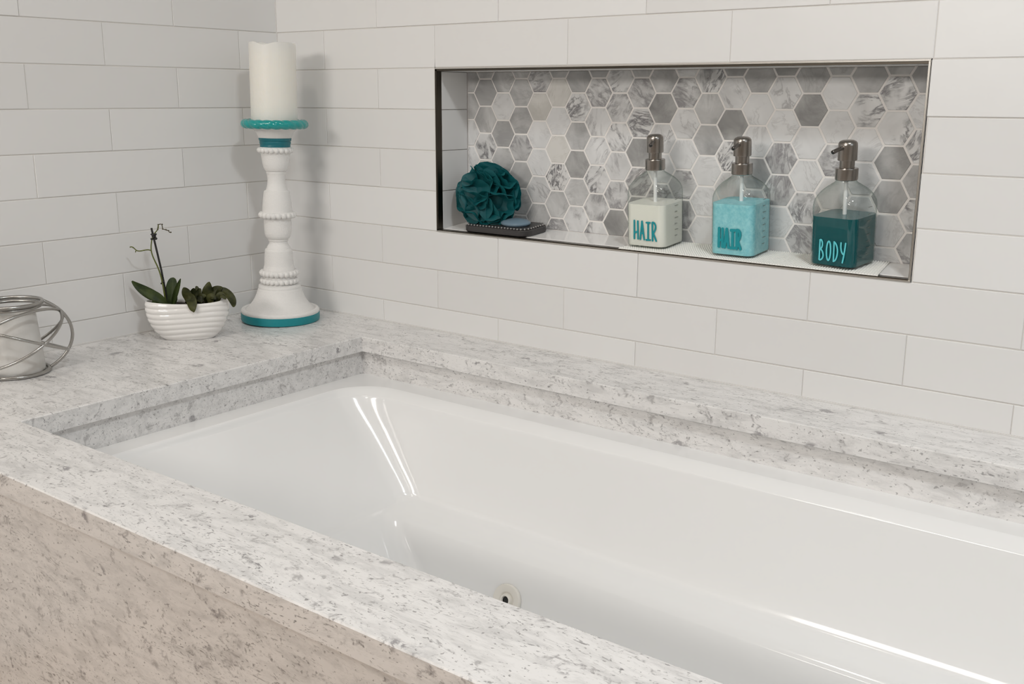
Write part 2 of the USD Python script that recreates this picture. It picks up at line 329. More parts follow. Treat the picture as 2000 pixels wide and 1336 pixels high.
obj(wb, 'grout_bed', cat([box(0, NX0, BG, WT, 0, ROOM_Z), box(NX1, ROOM_X, BG, WT, 0, ROOM_Z), box(NX0, NX1, BG, WT, 0, NZ0-.009), box(NX0, NX1, BG, WT, NZ1+.009, ROOM_Z),
     box(NX0, NX1, ND+.012, WT, NZ0-.009, NZ1+.009)]), 'grout_wall')
jb = lambda r: [(.1455 if r % 2 else .2985)+.3048*k for k in range(-1, 10)]
wall_tiles(wb, lambda u, v, n: (u, -n, v), jb, .0005, 2.44, range(0, 10), (NX0, NX1, NZ0, NZ1))
obj(wb, 'painted_upper', box(0, ROOM_X, -.004, BG, ROW0+9*RH, ROOM_Z), 'paint_room')
obj(wb, 'painted_end', box(2.4405, ROOM_X, -.004, BG, 0, ROW0+9*RH), 'paint_room')
obj(wb, 'hidden_lower', box(0, 2.44, -.004, BG, 0, ZD-.03), 'grout_wall')
wl = thing('wall_left', label='white tiled wall at the head of the tub', kind='structure')
obj(wl, 'grout_bed', box(-T, -BG, ROOM_Y, T, 0, ROOM_Z), 'grout_wall')
jl = lambda r: [(-.1015 if r % 2 else -.2560)-.3075*k for k in range(6, -1, -1)]
wall_tiles(wl, lambda u, v, n: (n, u, v), jl, -1.33, -.0005, range(0, 10))
obj(wl, 'painted_upper', box(-BG, .004, ROOM_Y, 0, ROW0+9*RH, ROOM_Z), 'paint_room')
obj(wl, 'painted_end', box(-BG, .004, ROOM_Y, -1.3305, 0, ROW0+9*RH), 'paint_room')

obj(wb, 'caulk_bead', box(.0006, 2.40, -.0026, .001, ZD+.0001, ZD+.0026), 'caulk')
obj(wl, 'caulk_bead', box(-.001, .0026, -.94, -.003, ZD+.0001, ZD+.0026), 'caulk')
obj(wl, 'caulk_bead', box(-.001, .0016, -.0016, .001, ZD+.0026, ROW0+9*RH), 'caulk')
# niche lining: hexagons on the back, ceramic on the returns
hexg = obj(wb, 'niche_grout', box(NX0-.002, NX1+.002, ND+.0007, ND+.012, NZ0-.01, NZ1+.01), 'grout_hex')
IX0, IX1, IZ0, IZ1 = NX0+.0040, NX1-.0035, ZD+.2050, NZ1-.006
SLOPE = math.radians(4.6)                                            # the sill falls towards the tub
sill = lambda y: IZ0+math.tan(SLOPE)*y
def on_sill(m, x, y, lift=0.0):
    M = trimesh.transformations.rotation_matrix(SLOPE, [1, 0, 0]); M[:3, 3] = (x, y, sill(y)+lift); m.apply_transform(M); return m       # clear faces of the returns
CODE = {-1: 'ggllgg', 0: 'gggvbgg', 1: 'glggbg', 2: 'gggmggg', 3: 'mbwwlg', 4: 'gbwbsgm', 5: 'gvgdgl', 6: 'gmllvmv', 7: 'vmvlmd', 8: 'gmvdmgg', 9: 'gdlwmg',
        10: 'wmlwmmg', 11: 'vggwww', 12: 'gldswww', 13: 'gwwgww', 14: 'dlwmmww', 15: 'gdwwvm', 16: 'gwwmwww', 17: 'gvwwww', 18: 'gvvdgww', 19: 'gwvgvm', 20: 'ggwgdgg'}
room_poly = sg.box(IX0+.001, sill(ND)+.0006, IX1-.001, IZ1-.0008)
F2F = .0484
for k, code in CODE.items():
    cx = np.interp(k, [-1, 0, 5, 15, 18, 21], [.4559, .4995, .7175, 1.159, 1.293, 1.427])
    base = ZD+(.5187 if k % 2 == 0 else .4926)
    for n_, c in enumerate(list(code)+['g']):
        cz = base-.0515*n_
        R = F2F/math.sqrt(3)*.987
        P = sg.Polygon([(cx+R*math.cos(t), cz+F2F/math.sqrt(3)*math.sin(t)) for t in [i*PI/3 for i in range(6)]]).intersection(room_poly)
        if P.is_empty or P.geom_type != 'Polygon' or P.area < 2e-5: continue
        pts = list(sg.polygon.orient(P.simplify(.0002), 1).exterior.coords)[:-1]
        off = rng.normal(0, .00012)
        m_ = convex_tile(pts, lambda u, v, n, off=off: (u, ND-n-off, v), thick=.006, cham=.0006, drop=.0004)
        obj(hexg, 'hexagon_tile', m_, 'marble_'+c, attrs=dict(seed=float(rng.uniform(0, 40))))
RB = .015                                                            # depth of the metal return
for z0, z1 in [(IZ0, ROW0+3*RH)]+[(ROW0+i*RH, ROW0+(i+1)*RH) for i in (3, 4)]+[(ROW0+5*RH, IZ1)]:
    for face, sgn in ((IX0, 1), (IX1, -1)):
        obj(wb, 'reveal_tile', convex_tile(rect(RB, ND-.001, z0+.0007, z1-.0007), (lambda u, v, n, face=face, sgn=sgn: (face+sgn*n, u, v)), thick=.0035), 'tile_white', attrs=dict(tone=rng.uniform(0, .6)))
for a, b in ((IX0, .604), (.604, .905), (.905, 1.21), (1.21, IX1)):
    obj(wb, 'sill_tile', convex_tile(rect(a+.0005, b-.0005, RB, ND-.0008), lambda u, v, n: (u, v, sill(v)+n), thick=.0045), 'sill_glaze')
    obj(wb, 'soffit_tile', convex_tile(rect(a+.0005, b-.0005, RB, ND-.0008), lambda u, v, n: (u, v, IZ1-n), thick=.0055), 'tile_white', attrs=dict(tone=rng.uniform(.3, 1)))
obj(wb, 'niche_backing', cat([box(NX0-.001, IX0-.003, BG, ND+.002, NZ0-.009, NZ1+.009), box(IX1+.003, NX1+.001, BG, ND+.002, NZ0-.009, NZ1+.009),
     box(NX0, NX1, BG, ND+.002, NZ0-.0092, IZ0-.0045), box(NX0, NX1, BG, ND+.002, IZ1+.005, NZ1+.0092)]), 'grout_wall')
tr = thing('trim_1', label='slim metal edging around the niche opening', kind='structure')
LIP = .0024
obj(tr, 'edge_strip', bevel_box(NX0+.0002, NX1-.0002, -.0012, .004, NZ1-LIP, NZ1-.0002, .0004), 'trim_bright')
obj(tr, 'edge_strip', bevel_box(NX0+.0002, NX1-.0002, -.0012, .004, NZ0, NZ0+LIP, .0004), 'trim_bright')
obj(tr, 'edge_strip', bevel_box(NX0+.0002, NX0+.0014, -.0012, .004, NZ0+LIP, NZ1-LIP, .0003), 'trim_bright')
obj(tr, 'edge_strip', bevel_box(NX1-.0034, NX1-.0002, -.0012, .004, NZ0+LIP, NZ1-LIP, .0004), 'trim_bright')
obj(tr, 'return_strip', box(NX0+.0014, IX0, .0005, RB-.0008, NZ0+.001, NZ1-.001), 'trim_dark_reflection')
obj(tr, 'return_strip', box(IX1, NX1-.0010, .004, RB-.0008, NZ0+.001, NZ1-.001), 'trim_dark_reflection')
obj(tr, 'return_strip', box(NX0+.001, NX1-.001, .0005, RB-.0008, NZ0+LIP-.001, IZ0+.0002), 'trim_dark_reflection')
obj(tr, 'return_strip', box(NX0+.001, NX1-.001, .0005, RB-.0008, IZ1, NZ1-LIP), 'trim_dark_reflection')

# ------------------------------------------------------------------ stone surround
DX1, DY0 = 2.38, -.940
HX0, HX1, HY0, HY1 = .3663, 2.06, -.8177, -.1309
def ring_slab(z0, z1, c=.0016):
    def q(x0, y0, x1, y1, z): return [(x0, y0, z), (x1, y0, z), (x1, y1, z), (x0, y1, z)]
    b = .0006
    outer = [q(b, DY0, DX1, -b, z0), q(b, DY0, DX1, -b, z1-c), q(b+c, DY0+c, DX1-c, -b-c, z1)]
    inner = [q(HX0, HY0, HX1, HY1, z0), q(HX0, HY0, HX1, HY1, z1-c), q(HX0-c, HY0-c, HX1+c, HY1+c, z1)]
    L = [outer[0], outer[1], outer[2], inner[2], inner[1], inner[0], outer[0]]
    return loft(L, False, False)
obj('/World', 'stone_deck', ring_slab(ZD-.030, ZD), 'quartz_deck', category='deck slab', label='pale grey-flecked quartz slab framing the bathtub, with a square-edged overhang')
obj('/World', 'apron_panel', box(.001, DX1-.012, DY0+.011, DY0+.031, 0.0005, ZD-.0302), 'quartz_panel', category='panel', label='grey-flecked quartz panel on the front of the tub, below the deck edge')
SK = .0105; ZR = ZD-.078
tl = thing('upstand', category='upstand', label='narrow recessed quartz strip between deck slab and bathtub rim', loc=(0, 0, 0))
obj(tl, 'strip', box(HX0-SK, HX1+SK, HY1+SK, HY1+SK+.012, ZR, ZD-.0318), 'quartz_panel')
obj(tl, 'strip', box(HX0-SK-.012, HX0-SK, HY0-SK, HY1+SK+.012, ZR, ZD-.0318), 'quartz_side')
obj(tl, 'strip', box(HX1+SK, HX1+SK+.012, HY0-SK, HY1+SK+.012, ZR, ZD-.0318), 'quartz_side')
obj(tl, 'strip', box(HX0-SK, HX1+SK, HY0-SK-.012, HY0-SK, ZR, ZD-.0318), 'quartz_panel')

# ------------------------------------------------------------------ bathtub
from scipy.interpolate import PchipInterpolator
TX1 = 2.02; MIDY = (HY0+HY1)/2
#        z      left x  back y   front y  radius  bow
LV = [(-.0785, .3520, -.1170, -.8300, .012, 0),
      (-.0780, .3560, -.1210, -.8260, .012, 0),
      (-.0780, .3990, -.1645, -.7850, .085, 0),
      (-.0784, .4005, -.1662, -.7845, .085, 0),
      (-.0900, .4085, -.1846, -.7700, .078, 0),
      (-.0920, .4105, -.1868, -.7675, .076, 0),
      (-.0960, .4140, -.1880, -.7665, .074, 0),
      (-.1500, .4620, -.1945, -.7560, .055, .004),
      (-.2100, .5160, -.2025, -.7480, .042, .010),
      (-.2480, .5505, -.2090, -.7420, .036, .015),
      (-.2560, .5575, -.2112, -.7390, .034, .017),
      (-.2600, .5620, -.2170, -.7340, .034, .017),
      (-.2618, .5640, -.2350, -.7200, .034, .016),
      (-.2660, .5700, -.2650, -.6950, .034, .012),
      (-.2760, .5800, -.2800, -.6800, .034, .009),
      (-.3300, .6300, -.2980, -.6620, .040, .005),
      (-.3900, .6900, -.3200, -.6450, .050, 0),
      (-.4200, .7350, -.3500, -.6150, .060, 0),
      (-.4300, .8200, -.3900, -.5750, .070, 0)]
A = np.array(LV); tt = np.r_[0, np.cumsum(np.linalg.norm(np.diff(A[:, [0, 1, 2]], axis=0), axis=1))]
ts = np.concatenate([np.linspace(a, b, 7)[:-1] for a, b in zip(tt[:-1], tt[1:])]+[[tt[-1]]])
F = PchipInterpolator(tt, A, axis=0)(ts)
def tub_loop(row, n_side=60, n_arc=18):
    z, x0, y1, y0, r, bow = row; x1 = TX1-(x0-.352)*.35+.045-.045*0
    pts = []
    def arc(cx, cy, a0): return [(cx+r*math.cos(a0+t), cy+r*math.sin(a0+t)) for t in np.linspace(0, PI/2, n_arc)]
    bl = lambda x: bow*(1-math.cos(PI*np.clip((x-x0-.25)/.6, 0, 1)))/2
    pts += arc(x1-r, y1-r, 0)
    pts += [(x, y1) for x in np.linspace(x1-r, x0+r, n_side)[1:-1]]
    pts += arc(x0+r, y1-r, PI/2)
    pts += [(x0, y) for y in np.linspace(y1-r, y0+r, 24)[1:-1]]
    pts += arc(x0+r, y0+r, PI)
    pts += [(x, y0) for x in np.linspace(x0+r, x1-r, n_side)[1:-1]]
    pts += arc(x1-r, y0+r, 1.5*PI)
    pts += [(x1, y) for y in np.linspace(y0+r, y1-r, 24)[1:-1]]
    out = []
    for x, y in pts:
        d = bl(x); s = np.clip((y-MIDY)/(y1-MIDY), 0, 1); s2 = np.clip((MIDY-y)/(MIDY-y0), 0, 1)
        out.append((x, y-d*s**2+d*s2**2, z))
    return out
tub_in = loft([tub_loop(r) for r in F], False, True)
tub_in.apply_translation((0, 0, ZD))
bt = thing('bathtub', category='bathtub', label='white glossy drop-in bathtub with sloping backrest and inner armrest ledge', loc=(0, 0, 0))
obj(bt, 'basin', tub_in, 'acrylic', smooth=True)
# whirlpool jet on the lower back wall of the basin
jc = np.array([.862, -.3050, ZD-.3365]); jn = np.array([0, -.955, .296]); ju = np.array([1.0, 0, 0]); jv = np.cross(jn, ju)
def on_jet(m):
    M = np.eye(4); M[:3, 0], M[:3, 1], M[:3, 2], M[:3, 3] = ju, jv, jn, jc; m.apply_transform(M); return m
jr = obj(bt, 'jet', on_jet(lathe([(.0005, -.004), (.0262, -.004), (.0268, .000), (.0258, .0022), (.0235, .0030), (.0150, .0018), (.0128, .0004), (.0118, -.0005), (.0005, -.0008)], 64)), 'jet_white', smooth=35)
nz = lathe([(.0105, -.001), (.0105, .0035), (.0098, .0052), (.0080, .0056), (.0070, .0050), (.0062, .0015), (.0062, .0000)], 48)
obj(jr, 'nozzle', on_jet(nz), 'jet_white', smooth=35)
obj(jr, 'outlet', on_jet(lathe([(.0005, .0018), (.0061, .0018), (.0061, .0022), (.0005, .0024)], 32)), 'jet_dark')

# ------------------------------------------------------------------ bottles in the niche
NPTS_ARC = 14
def rsq(w, d, r, z):
    r = min(r, w-1e-5, d-1e-5); pts = []
    for cx, cy, a0 in ((1, 1, 0), (-1, 1, PI/2), (-1, -1, PI), (1, -1, 1.5*PI)):
        for t in np.linspace(0, PI/2, NPTS_ARC):
            pts.append((cx*(w-r)+r*math.cos(a0+t), cy*(d-r)+r*math.sin(a0+t), z))
    out = []
    for i, p in enumerate(pts):                                        # two extra points on each straight side
        out.append(p); q = pts[(i+1) % len(pts)]
        if (i+1) % NPTS_ARC == 0: out += [tuple(np.array(p)+(np.array(q)-p)*s) for s in (.1, .9)]
    return out
HW = .038
SH = [(.0000, .0335, .011), (.0012, .0362, .012), (.0040, .0378, .013), (.0100, .0380, .013), (.0880, .0380, .013), (.0960, .0377, .014), (.1035, .0362, .0165), (.1100, .0334, .0195),
      (.1150, .0300, .0215), (.1195, .0252, .0210), (.1230, .0205, .0185), (.1255, .0172, .0168), (.1275, .0158, .0157), (.1310, .0156, .0155)]
def shape(zs, inset):
    S = np.array(SH); f = PchipInterpolator(S[:, 0], S[:, 1:]); out = []
    for z in zs:
        w, r = f(z); w = max(w-inset, .002); r = min(max(r-inset*.7, .0015), w*.995); out.append(rsq(w, w, r, z))
    return out
STROKES = {
 'H': [[(0, 0), (.02, 1)], [(.56, .0), (.54, .98)], [(.02, .34), (.56, .40)]],
 'A': [[(0, 0), (.28, 1)], [(.28, 1), (.58, 0)], [(.10, .34), (.48, .34)]],
 'I': [[(.28, 0), (.30, .97)], [(.0, 0), (.58, .01)], [(.04, .96), (.56, .97)]],
 'R': [[(.04, 0), (.02, 1)], [(.02, .98), (.34, .96), (.50, .80), (.42, .60), (.06, .46)], [(.10, .46), (.36, .22), (.58, 0)]],
 'B': [[(.04, 0), (.06, 1)], [(.06, .99), (.30, .95), (.38, .78), (.24, .58), (.06, .52)], [(.06, .50), (.40, .42), (.52, .20), (.34, .02), (.02, .0)]],
 'O': [[(.28 + .26*math.cos(t), .5+.49*math.sin(t)) for t in np.linspace(0, 2*PI, 25)]],
 'D': [[(.04, 0), (.04, 1)], [(.04, .99), (.30, .88), (.50, .55), (.40, .2), (.04, .01)]],
 'Y': [[(.0, 1), (.06, .62), (.28, .44)], [(.56, 1), (.44, .5), (.26, 0)]]}
def word(text, width, height, pen, thick=.0004, drop=.0):
    """hand-drawn tall letters, lower left at the origin, in the xz plane facing -y"""
    pitch = width/(len(text)-1+.72); shapes = []
    for i, ch in enumerate(text):
        for s in STROKES[ch]:
            s = np.array(s)
            if len(s) > 2 and ch != 'O': s = spline(s, 18)
            shapes.append(sg.LineString([(i*pitch+p[0]*pitch*1.12, p[1]*height-drop*i) for p in s]).buffer(pen/2, quad_segs=4))
    u = unary_union(shapes)
    ms = [trimesh.creation.extrude_polygon(g, thick, engine='earcut') for g in getattr(u, 'geoms', [u])]
    m = cat(ms); m.apply_transform(np.array([[1, 0, 0, 0], [0, 0, -1, 0], [0, 1, 0, 0], [0, 0, 0, 1.0]])); return m
MAT_T = .0026
def bottle(x, rot, label, level, liquid, text, text_mat, box_, pen, spout_az, clear=False, marks=True, y=.0500):
    b = thing('soap_dispenser', label, 'soap dispenser', (x, y, sill(y)+MAT_T), rot, group='glass soap dispensers in the niche', tilt=SLOPE)
    zs = np.r_[np.linspace(0, .01, 6), np.linspace(.02, .088, 5), np.linspace(.09, .131, 30)]
    outer = shape(zs, 0.0); zi = np.r_[np.linspace(.0034, .012, 6), np.linspace(.02, .088, 5), np.linspace(.09, .131, 30)]
    inner = shape(zi, .0009)
    glass = loft(outer+inner[::-1], True, True)
    obj(b, 'glass_body', glass, 'glass', smooth=40)
    zl = np.r_[np.linspace(.0036, .012, 6), np.linspace(.02, level, 6)]
    lq = shape(zl, .0011)
    obj(b, 'liquid', loft(lq, True, True), liquid, smooth=40)
    obj(b, 'dip_tube', tube([(0.001, .002, .012), (.0, .0, .07), (0, 0, .135)], .0032, 12), 'pump_tube', smooth=True)
    obj(b, 'collar', lathe([(.0005, .1290), (.0160, .1290), (.0168, .1298), (.0170, .1310), (.0170, .1455), (.0164, .1468), (.0125, .1473), (.0005, .1474)], 64), 'nickel', smooth=30)
    obj(b, 'pump_neck', lathe([(.0005, .1472), (.0112, .1472), (.0112, .1590), (.0005, .1590)], 48), 'nickel', smooth=30)
    hd = obj(b, 'pump_head', lathe([(.0005, .1584), (.0139, .1584), (.0144, .1590), (.0144, .1805), (.0138, .1842), (.0118, .1866), (.0085, .1882), (.0005, .1886)], 64), 'nickel', smooth=40)
    d = np.array([math.cos(spout_az-rot), math.sin(spout_az-rot), 0])
    sp = [d*.011+np.array([0, 0, .1775]), d*.022+np.array([0, 0, .1770]), d*.037+np.array([0, 0, .1738])]
    obj(hd, 'spout', tube(sp, .0031, 20), 'nickel_spout', smooth=True)
    obj(hd, 'spout_hole', ball(.0021, sp[-1]-d*.0010, 2), 'jet_dark')
    x0, x1, z0, z1, slope = box_
    wm = word(text, x1-x0, z1-z0, pen, drop=slope); wm.apply_translation((x0, -HW-.0002, z0))
    obj(b, 'lettering', wm, text_mat, label='%s lettering reading %s' % ('teal' if text_mat == 'decal_teal' else 'aqua', text))
    if marks:
        mk = [box(HW-.0002, HW+.0003, .000, .011 if i % 2 else .008, z, z+.0006) for i, z in enumerate(np.linspace(.018, .090, 8))]
        obj(b, 'volume_marks', cat(mk), 'mark_ink', kind='stuff')
    return b
bottle(.9130, 0, 'dispenser of cream coloured liquid lettered HAIR, left of the three glass bottles', .0745, 'cream', 'HAIR', 'decal_teal', (-.0195, .0240, .0155, .0465, .0003), .0030, math.radians(-72))
bottle(1.0725, 0, 'dispenser of pale blue liquid lettered HAIR, between the cream and the dark teal bottles', .0855, 'blue_shampoo', 'HAIR', 'decal_teal', (-.0200, .0185, .0160, .0460, .0003), .0046, math.radians(-88))  # shadow of the lettering on the liquid is drawn into its thicker strokes
bottle(1.2440, math.radians(-8), 'dispenser of dark teal liquid lettered BODY, right of the three glass bottles', .0765, 'teal_wash', 'BODY', 'decal_aqua', (-.0185, .0255, .0115, .0415, .0003), .0024, math.radians(-105), y=.0475)

# ------------------------------------------------------------------ white grip liner under the bottles
def liner():
    x0, x1, y0, y1 = .868, 1.315, .0005, .0895; p, py_ = .0044, .0050
    nx, ny = int((x1-x0)/p), int((y1-y0)/py_); s = 6
    X, Y = np.meshgrid(np.linspace(x0, x1, nx*s+1), np.linspace(y0, y1, ny*s+1), indexing='ij')
    i, j = (X-x0)/p, (Y-y0)/py_
    Zt = .0005+.0021*np.clip(np.abs(np.sin(PI*i))*np.abs(np.sin(PI*j))*1.6-.25, 0, 1)**.6
    n, m = X.shape
    v_ = np.clip((Y-y0)/(y1-y0), 0, 1)
    X2 = X+v_*.028*(1-np.clip((X-x0)/.3, 0, 1))-v_*.012*np.clip((X-(x1-.2))/.2, 0, 1)
    top = np.stack([X2, Y, Zt], -1).reshape(-1, 3); bot = top.copy(); bot[:, 2] = .0001
    idx = np.arange(n*m).reshape(n, m); a, b, c, d = idx[:-1, :-1].ravel(), idx[1:, :-1].ravel(), idx[1:, 1:].ravel(), idx[:-1, 1:].ravel()
    f = [np.stack([a, b, c], 1), np.stack([a, c, d], 1)]; N = n*m
    rim = np.concatenate([idx[:, 0], idx[-1, 1:], idx[-2::-1, -1], idx[0, -2:0:-1]]); r2 = np.roll(rim, -1)
    f += [np.stack([rim, rim+N, r2+N], 1), np.stack([rim, r2+N, r2], 1)]
    return on_sill(trimesh.Trimesh(np.vstack([top, bot]), np.vstack(f), process=False), 0, 0)
obj('/World', 'grip_liner', liner(), 'liner_white', smooth=50, category='mat', label='white knobbly rubber mat spread under the three bottles on the niche sill')

# ------------------------------------------------------------------ soap dish, soap, bath puff
dx, dy = .588, .044
sd = thing('soap_dish', 'dark rubbery soap tray with a studded rim, left end of the niche sill', 'soap dish', (dx, dy, sill(dy)), tilt=SLOPE)
def rounded_plate(w, d, ch, z0, z1, b):
    out = []
    for z, ins in ((z0, b), (z0+b, 0), (z1-b, 0), (z1, b)):
        q = sg.box(-w+ch, -d+ch, w-ch, d-ch).buffer(ch-ins, quad_segs=8)
        out.append([(x, y, z) for x, y in list(sg.polygon.orient(q).exterior.coords)[:-1]])
    return loft(out)
obj(sd, 'tray', cat(rounded_plate(.078, .040, .022, .0004, .0125, .002), rounded_plate(.074, .036, .020, .0125, .0145, .0008)), 'dish_rubber', smooth=35)
q = sg.box(-.078+.022, -.040+.022, .078-.022, .040-.022).buffer(.0185, quad_segs=16).exterior
studs = [ball(.0017, (*q.interpolate(t, normalized=True).coords[0], .0143), 1) for t in np.linspace(0, 1, 56, endpoint=False)]
obj(sd, 'studs', cat(studs), 'dish_stud', smooth=True, kind='stuff')
sp_ = ball(1.0, (0, 0, 0), 4, (.031, .024, .0085)); sp_.vertices[:, 2] = np.maximum(sp_.vertices[:, 2], -.004)
thing_path = obj('/World', 'soap_bar', on_sill(trimesh.Trimesh(sp_.vertices+np.array([.028, -.004, .0188]), sp_.faces), dx, dy), 'blue_soap', smooth=True, category='soap', label='thin translucent blue soap bar lying on the dark tray beside the teal puff')
def puff():
    r_ = np.random.default_rng(5); R = .061; parts = [ball(R*.60, (0, 0, 0), 3)]
    N = 27; g = PI*(3-5**.5)
    for k in range(N):
        zc = 1-2*(k+.5)/N; rc = math.sqrt(1-zc*zc); n = np.array([rc*math.cos(g*k), rc*math.sin(g*k), zc])+r_.normal(scale=.22, size=3); n /= np.linalg.norm(n)
        tilt = n+r_.normal(scale=.38, size=3); tilt /= np.linalg.norm(tilt)
        a = np.cross(tilt, [.31, .2, .93]); a /= np.linalg.norm(a); b = np.cross(tilt, a)
        c = n*R*r_.uniform(.50, .60); pr = R*r_.uniform(.66, .92); nu, nt = 90, 14; U = np.linspace(0, 2*PI, nu, endpoint=False)
        m_, ph, ph2 = r_.integers(2, 4), r_.uniform(0, 6.28), r_.uniform(0, 6.28); A_ = r_.uniform(.14, .30); st = r_.uniform(.65, 1.0)
        V = []
        for t in np.linspace(.03, 1, nt):
            rho = pr*t*(1+.10*np.sin(3*U+ph2)*t)
            h = pr*(.62*t**1.8+A_*t**1.3*np.sin(m_*U+ph)+.06*t*t*np.sin((2*m_+3)*U+ph2))
            V.append(c+np.outer(rho*np.cos(U), a)+np.outer(rho*np.sin(U)*st, b)+np.outer(h, tilt))
        parts.append(loft(V, False, False))
    m = cat(parts)
    d = np.linalg.norm(m.vertices, axis=1); lim = R*(1.0+.05*(meshkit.noise(m.vertices*55+7, 2)-.5)*2)
    over = d > lim*.86
    f = np.where(over, (lim*.86+(d-lim*.86)*.40)/np.maximum(d, 1e-6), 1.0)
    m.vertices *= np.minimum(f, lim*1.04/np.maximum(d, 1e-6))[:, None]
    m.vertices *= np.array([1.16, .68, 1.05])
    z = m.vertices[:, 2]; m.vertices[:, 2] = np.where(z < -.050, -.050+(z+.050)*.15, z)
    return m
pf = puff(); zmin = pf.vertices[:, 2].min(); pf.apply_translation((.5450, .0420, sill(.042)+.0105-zmin))
obj('/World', 'bath_puff', pf, 'puff_net', smooth=True, category='bath puff', label='teal ruffled mesh bath puff resting on the dark soap tray')

# ------------------------------------------------------------------ candlestick and candle
CX, CY, LEAN = .119, -.126, 1.0       # the stand tilts a little to the right
cs = thing('candlestick', 'tall white turned candlestick with teal bands, in the corner of the deck', 'candlestick', (CX, CY, ZD+.0010), lean=LEAN)
mm = lambda pts: [(r/1000, z/1000) for r, z in pts]
obj(cs, 'base_band', lathe(mm([(0.5, 0.3), (79, .3), (80.6, 1.5), (81.2, 4), (81.2, 15), (80.6, 17), (0.5, 17)]), 128), 'teal_paint', smooth=30)
body = mm([(.5, 17), (80, 17), (80.9, 19.5), (80.5, 22.5), (78.5, 25.2), (75.5, 26), (72.8, 24.8), (71.4, 22.6), (70, 22.4), (68.6, 24.5), (66, 27.5), (61, 33.5), (56, 40), (51.5, 48), (48, 56), (45.5, 63), (44.6, 66.5), (43.4, 68), (43.6, 71), (42.6, 74.5), (38, 76), (33.5, 77), (32.5, 92), (32.5, 106),
   (32.2, 108), (30.2, 116), (29.4, 127), (28.8, 138), (28, 147), (26.5, 150), (24.2, 151.2), (23.6, 153.5), (22, 156.5), (19.8, 159.5), (18.6, 162), (18.6, 166), (20.2, 167.3), (20.6, 169), (20, 170.5), (22.5, 172), (25.4, 176), (27, 182), (27.7, 190), (28, 204), (27.6, 211), (30, 214),
   (31, 222), (30.2, 229), (29.6, 240), (28.2, 252), (27, 262), (25.9, 268.5), (23.2, 270.2), (21.6, 271.5), (19.6, 278), (18.2, 285), (17.8, 291), (18.2, 298), (19, 303.5), (19.9, 305), (20.1, 307.2), (19.2, 308.4), (22, 310.5), (24.6, 316), (26.6, 324), (28, 334), (29, 342), (30, 345), (31, 347), (31, 358), (.5, 358)])
obj(cs, 'column', lathe(smooth_profile(body, .0015), 96), 'white_paint', smooth=28)
def beads(R, z, n, r, sz=(1, 1, 1.05), tilt=0):
    return cat([ball(r, (R*math.cos(a), R*math.sin(a), z), 2, sz) if False else trimesh.Trimesh(ball(r, (0, 0, 0), 2, sz).vertices+np.array([R*math.cos(a), R*math.sin(a), z]), ball(r, sub=2).faces) for a in np.linspace(0, 2*PI, n, endpoint=False)])
for R, z, n, r in ((.0345, .0835, 22, .0056), (.0350, .1000, 22, .0060), (.0325, .2205, 20, .0062), (.0315, .3515, 20, .0055)):
    obj(cs, 'bead_ring', cat(beads(R, z, n, r), trimesh.creation.torus(R-.001, r*.8, 64, 12).apply_translation((0, 0, z+r*.3))), 'white_paint', smooth=True)
obj(cs, 'neck_band', lathe(mm([(.5, 357.5), (29.5, 357.5), (30.4, 359), (30.2, 363), (31, 364.5), (31.2, 368), (30.6, 369.5), (32.2, 371), (32.8, 375), (32.2, 376.5), (.5, 376.5)]), 80), 'teal_band', smooth=25)
obj(cs, 'cup', lathe(smooth_profile(mm([(.5, 376), (32.6, 376), (33.5, 378), (36.5, 385), (41, 391), (50, 396), (58, 399), (60, 402), (58, 406), (.5, 406)])), 96), 'white_paint', smooth=30)
def rope():
    n, k = 480, 28; U = np.linspace(0, 2*PI, n, endpoint=False); V = np.linspace(0, 2*PI, k, endpoint=False); L = []
    for u in U:
        rr = .0079+.0016*np.abs(np.sin(10*u+1.0*V))**.7
        L.append(np.stack([(.0580+rr*np.cos(V))*math.cos(u), (.0580+rr*np.cos(V))*math.sin(u), rr*np.sin(V)*.98], 1))
    return loft(L+[L[0]], False, False)
rp = rope(); rp.apply_translation((0, 0, .4035)); obj(cs, 'rope_rim', rp, 'teal_glaze', smooth=True, label='twisted glossy teal rim under the candle')
def candle():
    n = 128; a = np.linspace(0, 2*PI, n, endpoint=False); L = []
    rim = .1540+.0013*np.sin(2*a+.6)+.0019*np.sin(4*a+2.6)+.0008*np.sin(7*a)
    fac = [(.0440, 0.0), (.0455, .0008), (.0458, .003)]
    for r, z in fac: L.append(np.stack([r*np.cos(a), r*np.sin(a), np.full(n, z)], 1))
    for s in np.linspace(.1, 1, 10): L.append(np.stack([.0458*np.cos(a), .0458*np.sin(a), (rim-.002)*s+.003*(1-s)], 1))
    L.append(np.stack([.0450*np.cos(a), .0450*np.sin(a), rim-.0004], 1)); L.append(np.stack([.0435*np.cos(a), .0435*np.sin(a), rim], 1))
    L.append(np.stack([.0418*np.cos(a), .0418*np.sin(a), rim-.0008], 1)); L.append(np.stack([.040*np.cos(a), .040*np.sin(a), rim-.010], 1)); L.append(np.stack([.030*np.cos(a), .030*np.sin(a), np.full(n, .138)], 1)); L.append(np.stack([.002*np.cos(a), .002*np.sin(a), np.full(n, .136)], 1))
    return loft(L)
cd = thing('pillar_candle', 'thick ivory pillar candle with a wavy top, on the white candlestick', 'candle', (CX+.4072*math.sin(math.radians(LEAN))*.79, CY+.4072*math.sin(math.radians(LEAN))*.61, ZD+.4072), lean=LEAN)
obj(cd, 'wax', candle(), 'wax', smooth=35)
obj(cd, 'wick', tube([(0, 0, .135), (.0004, 0, .141), (.0012, .0004, .146)], .0009, 8), 'stake_black', smooth=True)

